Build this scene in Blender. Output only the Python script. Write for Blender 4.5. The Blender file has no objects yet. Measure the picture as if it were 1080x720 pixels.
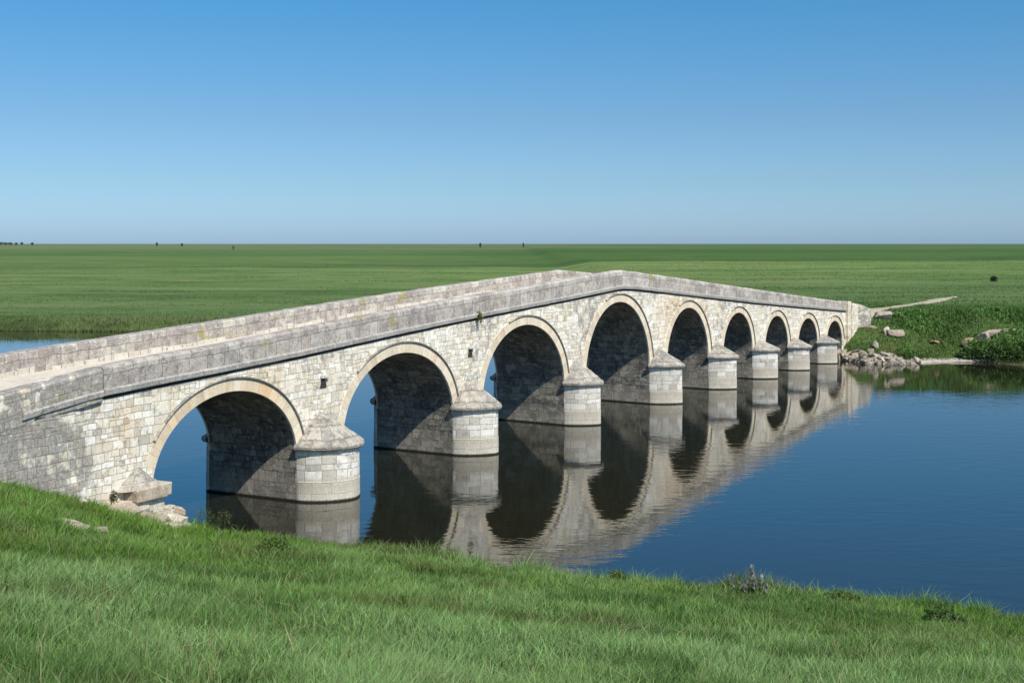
import bpy, bmesh, math, random
import numpy as np
from mathutils import Vector, noise as mnoise

random.seed(7); RNG = np.random.default_rng(11)
scene = bpy.context.scene
C = scene.collection
R = math.radians

# ------------------------------------------------------------------ helpers
def link(o, parent=None):
    C.objects.link(o)
    if parent is not None: o.parent = parent
    return o
def tag(o, label=None, cat=None, group=None, kind=None):
    if label: o['label'] = label
    if cat: o['category'] = cat
    if group: o['group'] = group
    if kind: o['kind'] = kind
    return o
def empty(name, loc=(0, 0, 0)):
    o = bpy.data.objects.new(name, None); o.location = loc
    o.empty_display_size = .3
    return link(o)

class MB:
    """collects vertices, faces, metre uvs and a stain value; builds ONE mesh object"""
    def __init__(s): s.v = []; s.f = []; s.uv = []; s.st = []; s.sm = []
    def vert(s, p, st=0.0):
        s.v.append(tuple(p)); s.st.append(st); return len(s.v) - 1
    def face(s, idx, uvs, smooth=False):
        s.f.append(tuple(idx)); s.uv.append(uvs); s.sm.append(smooth)
    def grid(s, P, UV, ST=None, flip=False, smooth=False):
        n = len(P); m = len(P[0])
        ids = [[s.vert(P[i][j], ST[i][j] if ST else 0.0) for j in range(m)] for i in range(n)]
        for i in range(n - 1):
            for j in range(m - 1):
                q = [(i, j), (i + 1, j), (i + 1, j + 1), (i, j + 1)]
                if flip: q = q[::-1]
                s.face([ids[a][b] for a, b in q], [UV[a][b] for a, b in q], smooth)
    def build(s, name, mat, parent=None):
        me = bpy.data.meshes.new(name)
        me.from_pydata(s.v, [], s.f)
        ul = me.uv_layers.new(name='uv')
        flat = [c for fuv in s.uv for c in fuv]
        ul.data.foreach_set('uv', [x for c in flat for x in c])
        at = me.attributes.new('stain_shade', 'FLOAT', 'POINT')
        at.data.foreach_set('value', s.st)
        me.polygons.foreach_set('use_smooth', s.sm)
        me.materials.append(mat); me.update()
        o = bpy.data.objects.new(name, me)
        return link(o, parent)

# numpy value noise
_lat = {}
def vnoise(x, y, scale, seed=0):
    x = np.asarray(x, float) / scale + 500.3; y = np.asarray(y, float) / scale + 500.7
    if seed not in _lat: _lat[seed] = np.random.default_rng(seed + 100).random((257, 257))
    L = _lat[seed]
    xi = np.floor(x).astype(int); yi = np.floor(y).astype(int)
    fx = x - xi; fy = y - yi; fx = fx * fx * (3 - 2 * fx); fy = fy * fy * (3 - 2 * fy)
    a = L[xi % 256, yi % 256]; b = L[(xi + 1) % 256, yi % 256]
    c = L[xi % 256, (yi + 1) % 256]; d = L[(xi + 1) % 256, (yi + 1) % 256]
    return (a * (1 - fx) + b * fx) * (1 - fy) + (c * (1 - fx) + d * fx) * fy
def fbm(x, y, scale, seed=0, oct=3):
    t = 0; a = .5; n = 0
    for o in range(oct):
        t = t + a * vnoise(x, y, scale / 2 ** o, seed + o); n += a; a *= .5
    return t / n
def sstep(a, b, x):
    t = np.clip((np.asarray(x, float) - a) / (b - a), 0, 1); return t * t * (3 - 2 * t)

# ------------------------------------------------------------------ node helper
class NT:
    def __init__(s, name):
        s.m = bpy.data.materials.new(name); s.m.use_nodes = True
        s.t = s.m.node_tree; s.t.nodes.clear()
    def n(s, typ, props=None, **ins):
        nd = s.t.nodes.new(typ)
        for k, v in (props or {}).items(): setattr(nd, k, v)
        for k, v in ins.items():
            key = int(k[1:]) if k[0] == 'i' and k[1:].isdigit() else k.replace('_', ' ')
            s.set(nd.inputs[key], v)
        return nd
    def set(s, inp, v):
        if isinstance(v, bpy.types.NodeSocket): s.t.links.new(v, inp)
        else: inp.default_value = v
    def math(s, op, a, b=0.0, c=0.0, clamp=False):
        nd = s.t.nodes.new('ShaderNodeMath'); nd.operation = op; nd.use_clamp = clamp
        s.set(nd.inputs[0], a); s.set(nd.inputs[1], b); s.set(nd.inputs[2], c); return nd.outputs[0]
    def mix(s, fac, a, b, mode='MIX'):
        nd = s.t.nodes.new('ShaderNodeMix'); nd.data_type = 'RGBA'; nd.blend_type = mode
        s.set(nd.inputs[0], fac)
        for i, v in ((6, a), (7, b)):
            if not isinstance(v, bpy.types.NodeSocket) and len(v) == 3: v = (*v, 1)
            s.set(nd.inputs[i], v)
        return nd.outputs[2]
    def rng(s, v, a, b, c=0.0, d=1.0, smooth=True):
        nd = s.t.nodes.new('ShaderNodeMapRange'); nd.interpolation_type = 'SMOOTHSTEP' if smooth else 'LINEAR'
        s.set(nd.inputs[0], v)
        for i, x in zip((1, 2, 3, 4), (a, b, c, d)): s.set(nd.inputs[i], x)
        return nd.outputs[0]
    def noise(s, vec, scale, detail=4, rough=.55, dist=0.0):
        nd = s.n('ShaderNodeTexNoise', None, Scale=scale, Detail=detail, Roughness=rough, Distortion=dist)
        if vec is not None: s.set(nd.inputs['Vector'], vec)
        return nd.outputs[0]
    def ramp(s, v, stops):
        nd = s.t.nodes.new('ShaderNodeValToRGB'); s.set(nd.inputs[0], v)
        el = nd.color_ramp.elements
        while len(el) < len(stops): el.new(.5)
        for e, (p, c) in zip(el, stops): e.position = p; e.color = (*c, 1)
        return nd.outputs[0]
    def out(s, sh):
        o = s.t.nodes.new('ShaderNodeOutputMaterial'); s.t.links.new(sh, o.inputs[0]); return s.m

def stone_mat(name, ch, cw, stones, mortar, grey, grey_lo=.5, grey_hi=.62, bump=.6, rough_amt=.5,
              band=False, yellow=.0, joints=1.0, vous=False, speck=.5, jw=.018, dirt=0.0, warm=0.0, rj=.9, mott=.5, two=False, gk=.88):
    T = NT(name)
    uv = T.n('ShaderNodeUVMap', {'uv_map': 'uv'}).outputs[0]
    pos = T.n('ShaderNodeNewGeometry').outputs['Position']
    st = T.n('ShaderNodeAttribute', {'attribute_name': 'stain_shade'}).outputs['Fac']
    sep = T.n('ShaderNodeSeparateXYZ', None, Vector=uv)
    U, V = sep.outputs[0], sep.outputs[1]
    w1 = T.noise(uv, 1.1, 2); w2 = T.noise(uv, 5.0, 2)
    V2 = T.math('ADD', V, T.math('ADD', T.math('MULTIPLY', T.math('SUBTRACT', w1, .5), .12), T.math('MULTIPLY', T.math('SUBTRACT', w2, .5), .014)))
    w3 = T.noise(pos, 4.0, 2)
    U2 = T.math('ADD', U, T.math('MULTIPLY', T.math('SUBTRACT', w3, .5), .02))
    def vor(w, feat):
        return T.n('ShaderNodeTexVoronoi', {'voronoi_dimensions': '1D', 'feature': feat}, W=w, Scale=1.0, Randomness=rj)
    if vous:
        edge = T.math('MULTIPLY', vor(T.math('DIVIDE', U2, cw), 'DISTANCE_TO_EDGE').outputs[0], cw)
        cell = vor(T.math('DIVIDE', U2, cw), 'F1')
        rcol = cell.outputs['Color']
    else:
        def lay(ch, cw, off):
            rw = T.math('DIVIDE', T.math('ADD', V2, off), ch)
            r = vor(rw, 'F1'); re = vor(rw, 'DISTANCE_TO_EDGE')
            cwv = T.math('ADD', T.math('DIVIDE', U2, cw), T.math('MULTIPLY', r.outputs['W'], 17.31))
            cE = vor(cwv, 'DISTANCE_TO_EDGE'); cF = vor(cwv, 'F1')
            e = T.math('MINIMUM', T.math('MULTIPLY', re.outputs[0], ch), T.math('MULTIPLY', cE.outputs[0], cw))
            return e, T.mix(.25, cF.outputs['Color'], r.outputs['Color'])
        edge, rcol = lay(ch, cw, 0.0)
        if two:
            e2, c2 = lay(ch * 1.55, cw * 1.5, 3.3)
            e3, c3 = lay(ch * .68, cw * .72, 7.7)
            sel = T.noise(T.n('ShaderNodeMapping', None, Vector=uv, Scale=(.8, 1.1, 1)).outputs[0], .9, 1, .5)
            m2 = T.math('GREATER_THAN', sel, .56); m3 = T.math('LESS_THAN', sel, .43)
            def fm(m, a_, b_): return T.math('ADD', T.math('MULTIPLY', a_, T.math('SUBTRACT', 1.0, m)), T.math('MULTIPLY', b_, m))
            edge = fm(m3, fm(m2, edge, e2), e3); rcol = T.mix(m3, T.mix(m2, rcol, c2), c3)
    rs = T.n('ShaderNodeSeparateColor', None, Color=rcol)
    rnd, rnd2 = rs.outputs[0], rs.outputs[1]
    n_big = T.noise(pos, .55, 5, .65); n_mid = T.noise(pos, 2.6, 6, .7); n_fine = T.noise(pos, 17, 5, .7)
    n_vf = T.noise(pos, 48, 3, .7)
    base = T.ramp(rnd, [(i / (len(stones) - 1), c) for i, c in enumerate(stones)])
    base = T.mix(1.0, base, T.ramp(n_fine, [(.25, (.80, .78, .76)), (.48, (1.04, 1.04, 1.03)), (.75, (1.16, 1.16, 1.14))]), 'MULTIPLY')
    if warm:
        sx = T.n('ShaderNodeMapping', None, Vector=uv, Scale=(2.2, .35, 1)).outputs[0]
        wn = T.rng(T.noise(sx, 1.2, 4, .6), .5, .72)
        base = T.mix(T.math('MULTIPLY', wn, warm), base, (.50, .33, .19), 'MIX')
    # grey lichen crust
    g = T.math('ADD', n_mid, T.math('MULTIPLY', T.math('SUBTRACT', rnd2, .5), .16))
    g = T.math('ADD', g, T.math('MULTIPLY', T.math('SUBTRACT', n_big, .5), .5))
    g = T.math('ADD', g, T.math('MULTIPLY', T.math('SUBTRACT', n_fine, .5), .35))
    g = T.math('ADD', g, T.math('MULTIPLY', T.math('MAXIMUM', st, 0.0), .26))
    gm = T.math('MULTIPLY', T.rng(g, grey_lo, grey_hi), T.math('ADD', gk, T.math('MULTIPLY', T.math('MAXIMUM', st, 0.0), .12)), clamp=True)
    gcol = T.ramp(n_fine, [(.3, tuple(c * .45 for c in grey)), (.5, grey), (.68, tuple(min(1, c * 1.75) for c in grey))])
    base = T.mix(gm, base, gcol)
    # vertical dark drips
    sv = T.n('ShaderNodeMapping', None, Vector=uv, Scale=(3.5, .3, 1)).outputs[0]
    dn = T.rng(T.noise(sv, 1.6, 5, .7), .53, .72)
    base = T.mix(T.math('MULTIPLY', dn, T.math('ADD', .16, T.math('MULTIPLY', T.math('MAXIMUM', st, 0.0), .4)), clamp=True), base, (.17, .155, .14))
    # mottled crust: sharp-edged pale and dark flecks
    n_fl = T.noise(pos, 7.5, 6, .8, .6); n_fl2 = T.noise(pos, 11.0, 5, .8, .3)
    base = T.mix(T.math('MULTIPLY', T.rng(T.math('ADD', n_fl, T.math('MULTIPLY', st, .07)), .53, .60), mott), base, T.mix(.5, base, (.11, .10, .095)))
    base = T.mix(T.math('MULTIPLY', T.rng(n_fl2, .56, .62), T.math('MULTIPLY', mott, .8)), base, T.mix(.55, base, (.74, .70, .63)))
    base = T.mix(T.math('MULTIPLY', T.math('MULTIPLY', st, -1.0), T.rng(n_big, .35, .6, .5, 1.0), clamp=True), base, T.mix(1.0, base, (1.0, .80, .58), 'MULTIPLY'))
    # pale and dark crust spots
    vs = T.n('ShaderNodeTexVoronoi', {'feature': 'F1'}, Vector=pos, Scale=4.2, Randomness=1.0)
    vsd = T.math('ADD', vs.outputs[0], T.math('MULTIPLY', T.math('SUBTRACT', n_fine, .5), .35))
    vsel = T.n('ShaderNodeSeparateColor', None, Color=vs.outputs['Color'])
    base = T.mix(T.math('MULTIPLY', T.math('MULTIPLY', T.rng(vsd, .32, .22), T.rng(vsel.outputs[0], .62, .68)), speck), base, (.52, .50, .44))
    pass
    if yellow:
        yn = T.rng(T.noise(pos, 1.1, 3, .6), .63, .68)
        base = T.mix(T.math('MULTIPLY', T.math('MULTIPLY', yn, T.rng(n_fine, .42, .58)), yellow), base, (.42, .36, .06))
    jm = T.rng(T.math('ADD', edge, T.math('MULTIPLY', T.math('SUBTRACT', n_fine, .5), jw * 1.2)), jw * .25, jw * 1.1)
    jmix = T.math('MULTIPLY', T.math('SUBTRACT', 1.0, jm), joints)
    pz = T.n('ShaderNodeSeparateXYZ', None, Vector=pos).outputs[2]
    if band:
        BS = 1.0 if band == 1 else .30
        pzn = T.math('ADD', pz, T.math('MULTIPLY', T.math('SUBTRACT', n_mid, .5), .22))
        bm = T.rng(pzn, .80, .66)
        bc = T.ramp(T.math('ADD', pz, T.math('MULTIPLY', T.math('SUBTRACT', n_mid, .5), .15)),
                    [(.05, (.60, .55, .45)), (.3, (.56, .50, .40)), (.5, (.48, .43, .345)), (.64, (.54, .475, .37))])
        bc = T.mix(1.0, bc, T.ramp(n_fine, [(.3, (.75, .75, .75)), (.6, (1.05, 1.05, 1.05))]), 'MULTIPLY')
        base = T.mix(T.math('MULTIPLY', bm, .8 * BS), base, bc)
        jmix = T.math('MULTIPLY', jmix, T.math('SUBTRACT', 1.0, T.math('MULTIPLY', bm, .6)))
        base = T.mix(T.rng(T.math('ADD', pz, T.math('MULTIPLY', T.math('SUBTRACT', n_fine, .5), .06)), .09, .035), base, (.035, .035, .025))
    base = T.mix(jmix, base, T.mix(.45, T.mix(1.0, base, (.50, .47, .43), 'MULTIPLY'), mortar))
    base = T.mix(T.rng(st, 1.9, 2.3), base, (.03, .027, .023))  # near-black strip: painted shadow below the string course
    if dirt: base = T.mix(dirt, base, (.10, .10, .10))
    h = T.math('ADD', T.math('MULTIPLY', jm, joints * .6), T.math('MULTIPLY', n_fine, rough_amt))
    h = T.math('ADD', h, T.math('MULTIPLY', n_vf, rough_amt * .5))
    h = T.math('ADD', h, T.math('MULTIPLY', rnd2, .25))
    h = T.math('ADD', h, T.math('MULTIPLY', n_mid, rough_amt))
    bp = T.n('ShaderNodeBump', None, Strength=bump, Distance=.024, Height=h)
    b = T.n('ShaderNodeBsdfPrincipled', None, Base_Color=base, Roughness=.93, Normal=bp.outputs[0])
    b.inputs['Specular IOR Level'].default_value = .15
    return T.out(b.outputs[0])

CREAM = [(.56, .49, .37), (.80, .73, .59), (.88, .83, .73), (.66, .59, .47), (.88, .85, .77), (.78, .68, .52), (.52, .48, .41), (.85, .79, .67)]
GREY = (.19, .18, .165)
M = {}
M['wall'] = stone_mat('wall_stone', .21, .31, CREAM, (.34, .29, .22), (.24, .225, .21), .56, .72, bump=.6, yellow=.6, warm=.26, mott=.48, two=True, gk=.70, rough_amt=.5, jw=.013, joints=.85, rj=1.0)
M['vous'] = stone_mat('voussoir_stone', .3, .30, [(.70, .61, .46), (.78, .71, .57), (.60, .52, .40), (.80, .74, .62)], (.42, .36, .28), (.40, .36, .30), .62, .85, bump=.4, vous=True, warm=.55, jw=.009, joints=.55)
M['hood'] = stone_mat('hood_stone', .3, .6, [(.50, .43, .33), (.58, .52, .42)], (.2, .18, .15), (.22, .21, .19), .5, .7, bump=.5, vous=True, jw=.012)
M['parapet'] = stone_mat('parapet_stone', .46, .62, [(.50, .43, .37), (.62, .565, .49), (.43, .375, .345), (.66, .605, .52), (.48, .45, .42)], (.24, .22, .19), (.25, .225, .205), .42, .60, bump=1.1, rough_amt=1.3, mott=1.0, yellow=1.0, joints=.7, gk=.62, speck=.9, jw=.014)
M['coping'] = stone_mat('coping_stone', 2.0, .9, [(.38, .355, .325), (.46, .43, .385), (.35, .33, .305)], (.24, .22, .19), (.32, .305, .29), .42, .68, bump=.8, vous=True, speck=.9, jw=.014, joints=.6, rough_amt=1.0, mott=1.0)
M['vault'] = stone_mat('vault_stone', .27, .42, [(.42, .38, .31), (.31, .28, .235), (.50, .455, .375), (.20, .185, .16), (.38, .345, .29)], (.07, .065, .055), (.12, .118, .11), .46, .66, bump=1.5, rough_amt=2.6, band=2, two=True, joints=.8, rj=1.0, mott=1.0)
M['cut'] = stone_mat('pier_stone', .30, .5, [(.50, .46, .38), (.68, .64, .56), (.80, .77, .70), (.44, .41, .36), (.70, .66, .58)], (.30, .265, .215), (.28, .27, .25), .52, .70, bump=.6, band=1, gk=.75, joints=.85, jw=.014)
M['cap'] = stone_mat('cap_stone', .28, .5, [(.44, .40, .33), (.54, .49, .41), (.38, .355, .32)], (.18, .165, .14), (.25, .235, .215), .38, .62, bump=1.0, rough_amt=1.2, joints=.6, speck=.7, mott=1.0)
M['deck'] = stone_mat('deck_stone', .35, .5, [(.60, .53, .43), (.66, .59, .49), (.56, .50, .42)], (.38, .33, .26), (.42, .38, .32), .6, .9, bump=.4, joints=.35, speck=.3)
M['pale'] = stone_mat('pale_stone', .3, .5, [(.56, .52, .44), (.64, .60, .52), (.50, .46, .39)], (.22, .2, .16), (.34, .32, .29), .62, .8, bump=.5, vous=True)

def rock_mat(name, c1, c2, c3):
    T = NT(name)
    co = T.n('ShaderNodeTexCoord').outputs['Object']
    oi = T.n('ShaderNodeObjectInfo').outputs['Random']
    a = T.noise(co, 3.0, 6, .7); b = T.noise(co, 16.0, 5, .7)
    base = T.ramp(a, [(.3, c1), (.5, c2), (.72, c3)])
    base = T.mix(1.0, base, T.ramp(b, [(.3, (.6, .6, .6)), (.6, (1.1, 1.1, 1.1))]), 'MULTIPLY')
    base = T.mix(1.0, base, T.ramp(oi, [(0, (.72, .70, .68)), (1, (1.15, 1.12, 1.05))]), 'MULTIPLY')
    h = T.math('ADD', a, T.math('MULTIPLY', b, .5))
    bp = T.n('ShaderNodeBump', None, Strength=.8, Distance=.05, Height=h)
    sh = T.n('ShaderNodeBsdfPrincipled', None, Base_Color=base, Roughness=.92, Normal=bp.outputs[0])
    sh.inputs['Specular IOR Level'].default_value = .15
    return T.out(sh.outputs[0])
M['rock'] = rock_mat('limestone_rock', (.20, .165, .13), (.40, .35, .29), (.62, .57, .50))
M['rock_pale'] = rock_mat('pale_limestone', (.44, .40, .33), (.60, .56, .48), (.70, .67, .60))
M['rock_pink'] = rock_mat('pinkish_rock', (.34, .27, .21), (.50, .42, .34), (.60, .53, .44))
M['rock_tan'] = rock_mat('tan_rock', (.28, .19, .12), (.40, .28, .18), (.46, .35, .25))

# ------------------------------------------------------------------ bridge line
PW = [(-6.68, 38.24), (-2.24, 46.64), (2.30, 54.31), (6.86, 61.54), (10.79, 67.75), (14.23, 72.98), (17.44, 77.90), (20.36, 82.21)]
a0 = R(63.0)
first = (PW[0][0] - 26 * math.cos(a0), PW[0][1] - 26 * math.sin(a0))
a1 = R(55.0)
last = (PW[-1][0] + 14 * math.cos(a1), PW[-1][1] + 14 * math.sin(a1))
LP = [first] + PW + [last]
LS = [-26.0, 0.0]
for i in range(1, len(PW)):
    LS.append(LS[-1] + math.dist(PW[i], PW[i - 1]))
LS.append(LS[-1] + 14.0)
def _tan(i):
    if i == 0: return (math.cos(a0), math.sin(a0))
    if i == len(LP) - 1: return (math.cos(a1), math.sin(a1))
    dx = LP[i + 1][0] - LP[i - 1][0]; dy = LP[i + 1][1] - LP[i - 1][1]
    if i == 1: dx = math.cos(R(62.7)); dy = math.sin(R(62.7))
    l = math.hypot(dx, dy); return (dx / l, dy / l)
TG = [_tan(i) for i in range(len(LP))]
def base_pt(s):
    k = 0
    while k < len(LS) - 2 and s > LS[k + 1]: k += 1
    L = LS[k + 1] - LS[k]; t = (s - LS[k]) / L
    if t < 0: return (LP[0][0] + TG[0][0] * (s - LS[0]), LP[0][1] + TG[0][1] * (s - LS[0])), TG[0]
    if t > 1: return (LP[-1][0] + TG[-1][0] * (s - LS[-1]), LP[-1][1] + TG[-1][1] * (s - LS[-1])), TG[-1]
    h0 = 2 * t**3 - 3 * t**2 + 1; h1 = t**3 - 2 * t**2 + t; h2 = -2 * t**3 + 3 * t**2; h3 = t**3 - t**2
    p = [h0 * LP[k][c] + h1 * L * TG[k][c] + h2 * LP[k + 1][c] + h3 * L * TG[k + 1][c] for c in (0, 1)]
    g0 = 6 * t * t - 6 * t; g1 = 3 * t * t - 4 * t + 1; g3 = 3 * t * t - 2 * t
    d = [(g0 * LP[k][c] - g0 * LP[k + 1][c]) / L + g1 * TG[k][c] + g3 * TG[k + 1][c] for c in (0, 1)]
    l = math.hypot(*d); return (p[0], p[1]), (d[0] / l, d[1] / l)
def BM(s, d, z):
    """bridge coordinates (along, inwards from the downstream face, up) to world"""
    (x, y), (tx, ty) = base_pt(s)
    return (x - ty * d, y + tx * d, z)
def interp(tab, s):
    return float(np.interp(s, [a for a, b in tab], [b for a, b in tab]))
STR = [(-26, 2.3), (-14, 3.45), (-9.8, 3.96), (-8.1, 4.14), (-6, 4.24), (-3.6, 4.33), (0, 4.49), (4.5, 4.74), (14, 5.25), (18.4, 5.49), (22.3, 5.74), (23.9, 5.83), (25.5, 5.76), (30.7, 5.33), (41.2, 4.45), (56.9, 3.26), (62, 2.9)]
TOP = [(-26, 3.0), (-14, 4.2), (-11.2, 4.53), (-8.1, 4.88), (-6, 5.02), (-3.5, 5.12), (-.5, 5.31), (4.5, 5.6), (14, 6.13), (20.3, 6.53), (23.9, 6.74), (26, 6.57), (30.7, 6.19), (41.2, 5.28), (50.5, 4.47), (57, 3.9), (60, 3.68)]
FARTOP = [(-26, 3.3), (-14, 4.55), (-9, 5.02), (-7.6, 5.13), (-4.1, 5.29), (1.4, 5.55), (9, 5.95), (14, 6.2), (23.9, 6.7), (26, 6.57), (30.7, 6.2), (60, 3.68)]
def zstr(s): return interp(STR, s)
def ztop(s): return interp(TOP, s)
def zdeck(s): return interp([(-26, 2.7), (-11.2, 4.33), (-8.1, 4.5), (-3.5, 4.68), (4.5, 5.08), (14, 5.6), (23.9, 6.15), (41.2, 4.72), (57, 3.35), (62, 3.0)], s)

ARCH = [(-6.3, 0.0, 3.76, 1.35), (2.45, 9.5, 4.15, 1.55), (11.65, 18.41, 4.63, 1.7), (20.35, 26.97, 5.24, 1.7), (28.95, 34.31, 4.61, 1.65),
        (36.28, 40.58, 4.03, 1.6), (42.5, 46.45, 3.55, 1.4), (48.15, 51.66, 3.13, 1.3), (53.35, 56.3, 2.71, 1.2)]
PIERS = [(0.0, 2.45, 1.58, 2.68), (9.5, 11.65, 1.68, 2.82), (18.41, 20.35, 1.74, 2.84), (26.97, 28.95, 1.80, 2.74), (34.31, 36.28, 1.66, 2.5),
         (40.58, 42.5, 1.58, 2.3), (46.45, 48.15, 1.36, 2.1), (51.66, 53.35, 1.30, 1.95)]
W = 3.5
def arch_pt(a, th, off=0.0):
    """th 0..pi from left spring to right spring, off grows the curve outwards"""
    sl, sr, zc, zs = a
    c = (sl + sr) / 2; hw = (sr - sl) / 2; rise = zc - zs
    s = c - hw * math.cos(th); z = zs + rise * (math.sin(th) ** .96)
    nx = -math.cos(th) / hw; nz = math.sin(th) / rise
    l = math.hypot(nx, nz)
    return s + off * nx / l, z + off * nz / l

def wob(s, z, amp=.014, f=1.3, k=0.0):
    return amp * (mnoise.noise(Vector((s * f, z * f, 3.7 + k))) + .6 * mnoise.noise(Vector((s * f * 3, z * f * 3, 9.1 + k))))
def stain_shade_wall(s, z):
    v = 0.0
    v += 1.15 * float(sstep(-7.2, -11.6, s + 1.1 * mnoise.noise(Vector((s * .9, z * 1.3, 1))) + .8 * mnoise.noise(Vector((s * 2.6, z * 2.9, 5))) + (z - 3) * .2))
    v += .55 * math.exp(-((s - 21.0) / 1.6) ** 2) + .35 * math.exp(-((s - 36.5) / 1.3) ** 2)
    v += .25 * math.exp(-((s - 11.5) / 1.0) ** 2) + .25 * math.exp(-((s - 1.3) / .9) ** 2)
    v -= .55 * float(sstep(27.5, 29.5, s)) * float(sstep(35.5, 33, s)) + .4 * float(sstep(-5.0, -2.0, s)) * float(sstep(.2, -1.5, s)) * float(sstep(3.3, 3.8, z)) + .35 * math.exp(-((s + 7.2) / .35) ** 2 - ((z - 3.4) / .5) ** 2) * 2
    v += .25 * float(sstep(.35, 0, zstr(s) - z)) + 2.5 * float(sstep(.10, .05, zstr(s) - z)) * float(sstep(-10.7, -10.2, s))  # narrow top strip: string course shadow put into the colour
    return v

bridge = empty('stone_bridge', BM(24, 1.75, 0))
tag(bridge, 'long humped stone bridge with nine arches crossing the river', 'bridge')
bridge_off = Vector(bridge.location)
def bpart(mb, name, mat, parent=None):
    p = parent or bridge
    o = mb.build(name, mat, None)
    o.data.transform(__import__('mathutils').Matrix.Translation(-bridge_off))
    o.parent = p
    return o

# --- spandrel walls (front and back)
def spandrel(d, back=False):
    mb = MB()
    def cols(pts):
        rows = 12
        P = []; UV = []; ST = []
        for s, zb in pts:
            zt = zstr(s) + .03
            colp = []; cu = []; cs = []
            for r in range(rows + 1):
                z = zb + (zt - .13 - zb) * r / (rows - 2) if r < rows - 1 else (zt - .09 if r == rows - 1 else zt)
                e = wob(s, z) if not back else 0
                if s < -6.3 and not back:      # battered, bulging abutment foot
                    e -= .06 * float(sstep(3.5, 0.5, z))
                if not back: e -= .083 * float(sstep(-8.4, -9.8, s))
                colp.append(BM(s, d + e, z)); cu.append((s, z)); cs.append(stain_shade_wall(s, z))
            P.append(colp); UV.append(cu); ST.append(cs)
        mb.grid(P, UV, ST, flip=back)
    def flat(sa, sb):
        n = max(2, int((sb - sa) / .3))
        cols([(sa + (sb - sa) * i / n, -1.0) for i in range(n + 1)])
    flat(-26, ARCH[0][0])
    for i, a in enumerate(ARCH):
        cols([(arch_pt(a, math.pi * k / 40)) for k in range(41)])
        flat(a[1], ARCH[i + 1][0] if i < 8 else 59.2)
    return mb
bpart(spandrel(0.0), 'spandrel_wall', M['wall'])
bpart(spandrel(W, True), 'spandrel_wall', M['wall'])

# --- vaults with pier flanks, rings, hood moulds
for i, a in enumerate(ARCH):
    mb = MB()
    pts = []
    for z in (-1.0, -.3, .3, .9): pts.append((a[0], z))
    for k in range(41): pts.append(arch_pt(a, math.pi * k / 40))
    for z in (.9, .3, -.3, -1.0): pts.append((a[1], z))
    arc = [0]
    for p, q in zip(pts, pts[1:]): arc.append(arc[-1] + math.dist(p, q))
    mid = arc[-1] / 2; nD = 14
    P = []; UV = []
    for (s, z), l in zip(pts, arc):
        rowp = []; ru = []
        vv = z if z < a[3] + .01 else (l - arc[0] - 1.0 if l < mid else arc[-1] - l - 1.0)
        for j in range(nD + 1):
            d = W * j / nD
            e = .03 * mnoise.noise(Vector((s * 1.2, d * 1.6, z * 1.6))) if 0 < j < nD else 0
            rowp.append(BM(s + e * (1 if s > (a[0] + a[1]) / 2 else -1), d, z + e)); ru.append((d + i * 3.3, vv))
        P.append(rowp); UV.append(ru)
    mb.grid(P, UV)
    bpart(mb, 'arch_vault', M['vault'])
    th = .36 if i < 5 else .33
    for side in (0, 1):
        mb = MB()
        f0, f1 = (-.028, .05) if side == 0 else (W + .028, W - .05)
        N = 48
        A = [arch_pt(a, math.pi * k / N, -.006) for k in range(N + 1)]
        B = [arch_pt(a, math.pi * k / N, th) for k in range(N + 1)]
        # keep neighbouring rings from crossing above a narrow pier
        lo = -1e9 if i == 0 else (ARCH[i - 1][1] + a[0]) / 2 + .03
        hi = 1e9 if i == 8 else (a[1] + ARCH[i + 1][0]) / 2 - .03
        B = [(min(max(s, lo), hi), z) for s, z in B]
        ac = [0]
        for p, q in zip(A, A[1:]): ac.append(ac[-1] + math.dist(p, q))
        st = .5 if i == 0 else .1
        mb.grid([[BM(p[0], f0, p[1]), BM(q[0], f0, q[1])] for p, q in zip(A, B)], [[(l, 0), (l, th)] for l in ac],
                [[-((.35 + 1.5 * max(0, mnoise.noise(Vector((k * .31, 2.2, 1))) + .25)) if i == 0 and 4 < k < 36 else .25)] * 2 for k in range(N + 1)], flip=side == 1)
        mb.grid([[BM(p[0], f1, p[1]), BM(p[0], f0, p[1])] for p in A], [[(l, 0), (l, .1)] for l in ac], flip=side == 1)
        mb.grid([[BM(q[0], f0, q[1]), BM(q[0], f1, q[1])] for q in B], [[(l, 0), (l, .1)] for l in ac], flip=side == 1)
        bpart(mb, 'arch_ring', M['vous'])
        mb = MB()
        N = 56; sec = [(.0, 0), (.0, -.05), (.015, -.07), (.04, -.07), (.055, -.05), (.055, 0)]
        P = []; UV = []
        for k in range(N + 1):
            t0 = ([.16, .25] + [.38] * 7)[i] if side == 0 else .02
            t = math.pi * (t0 + (.98 - t0) * k / N)
            row = []
            for (o, dd) in sec:
                s, z = arch_pt(a, t, th - .005 + o)
                s = min(max(s, lo - .0), hi + .0)
                row.append(BM(s, dd - .02 if side == 0 else W - dd + .02, z))
            P.append(row); UV.append([(k * .12, q * .05) for q in range(len(sec))])
        mb.grid(P, UV, [[(1.6 if k > 24 else .6)] * 6 for k in range(N + 1)], flip=side == 0)  # right half darker: lichen plus shadow line put into the colour
        bpart(mb, 'hood_mould', M['hood'])

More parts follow.
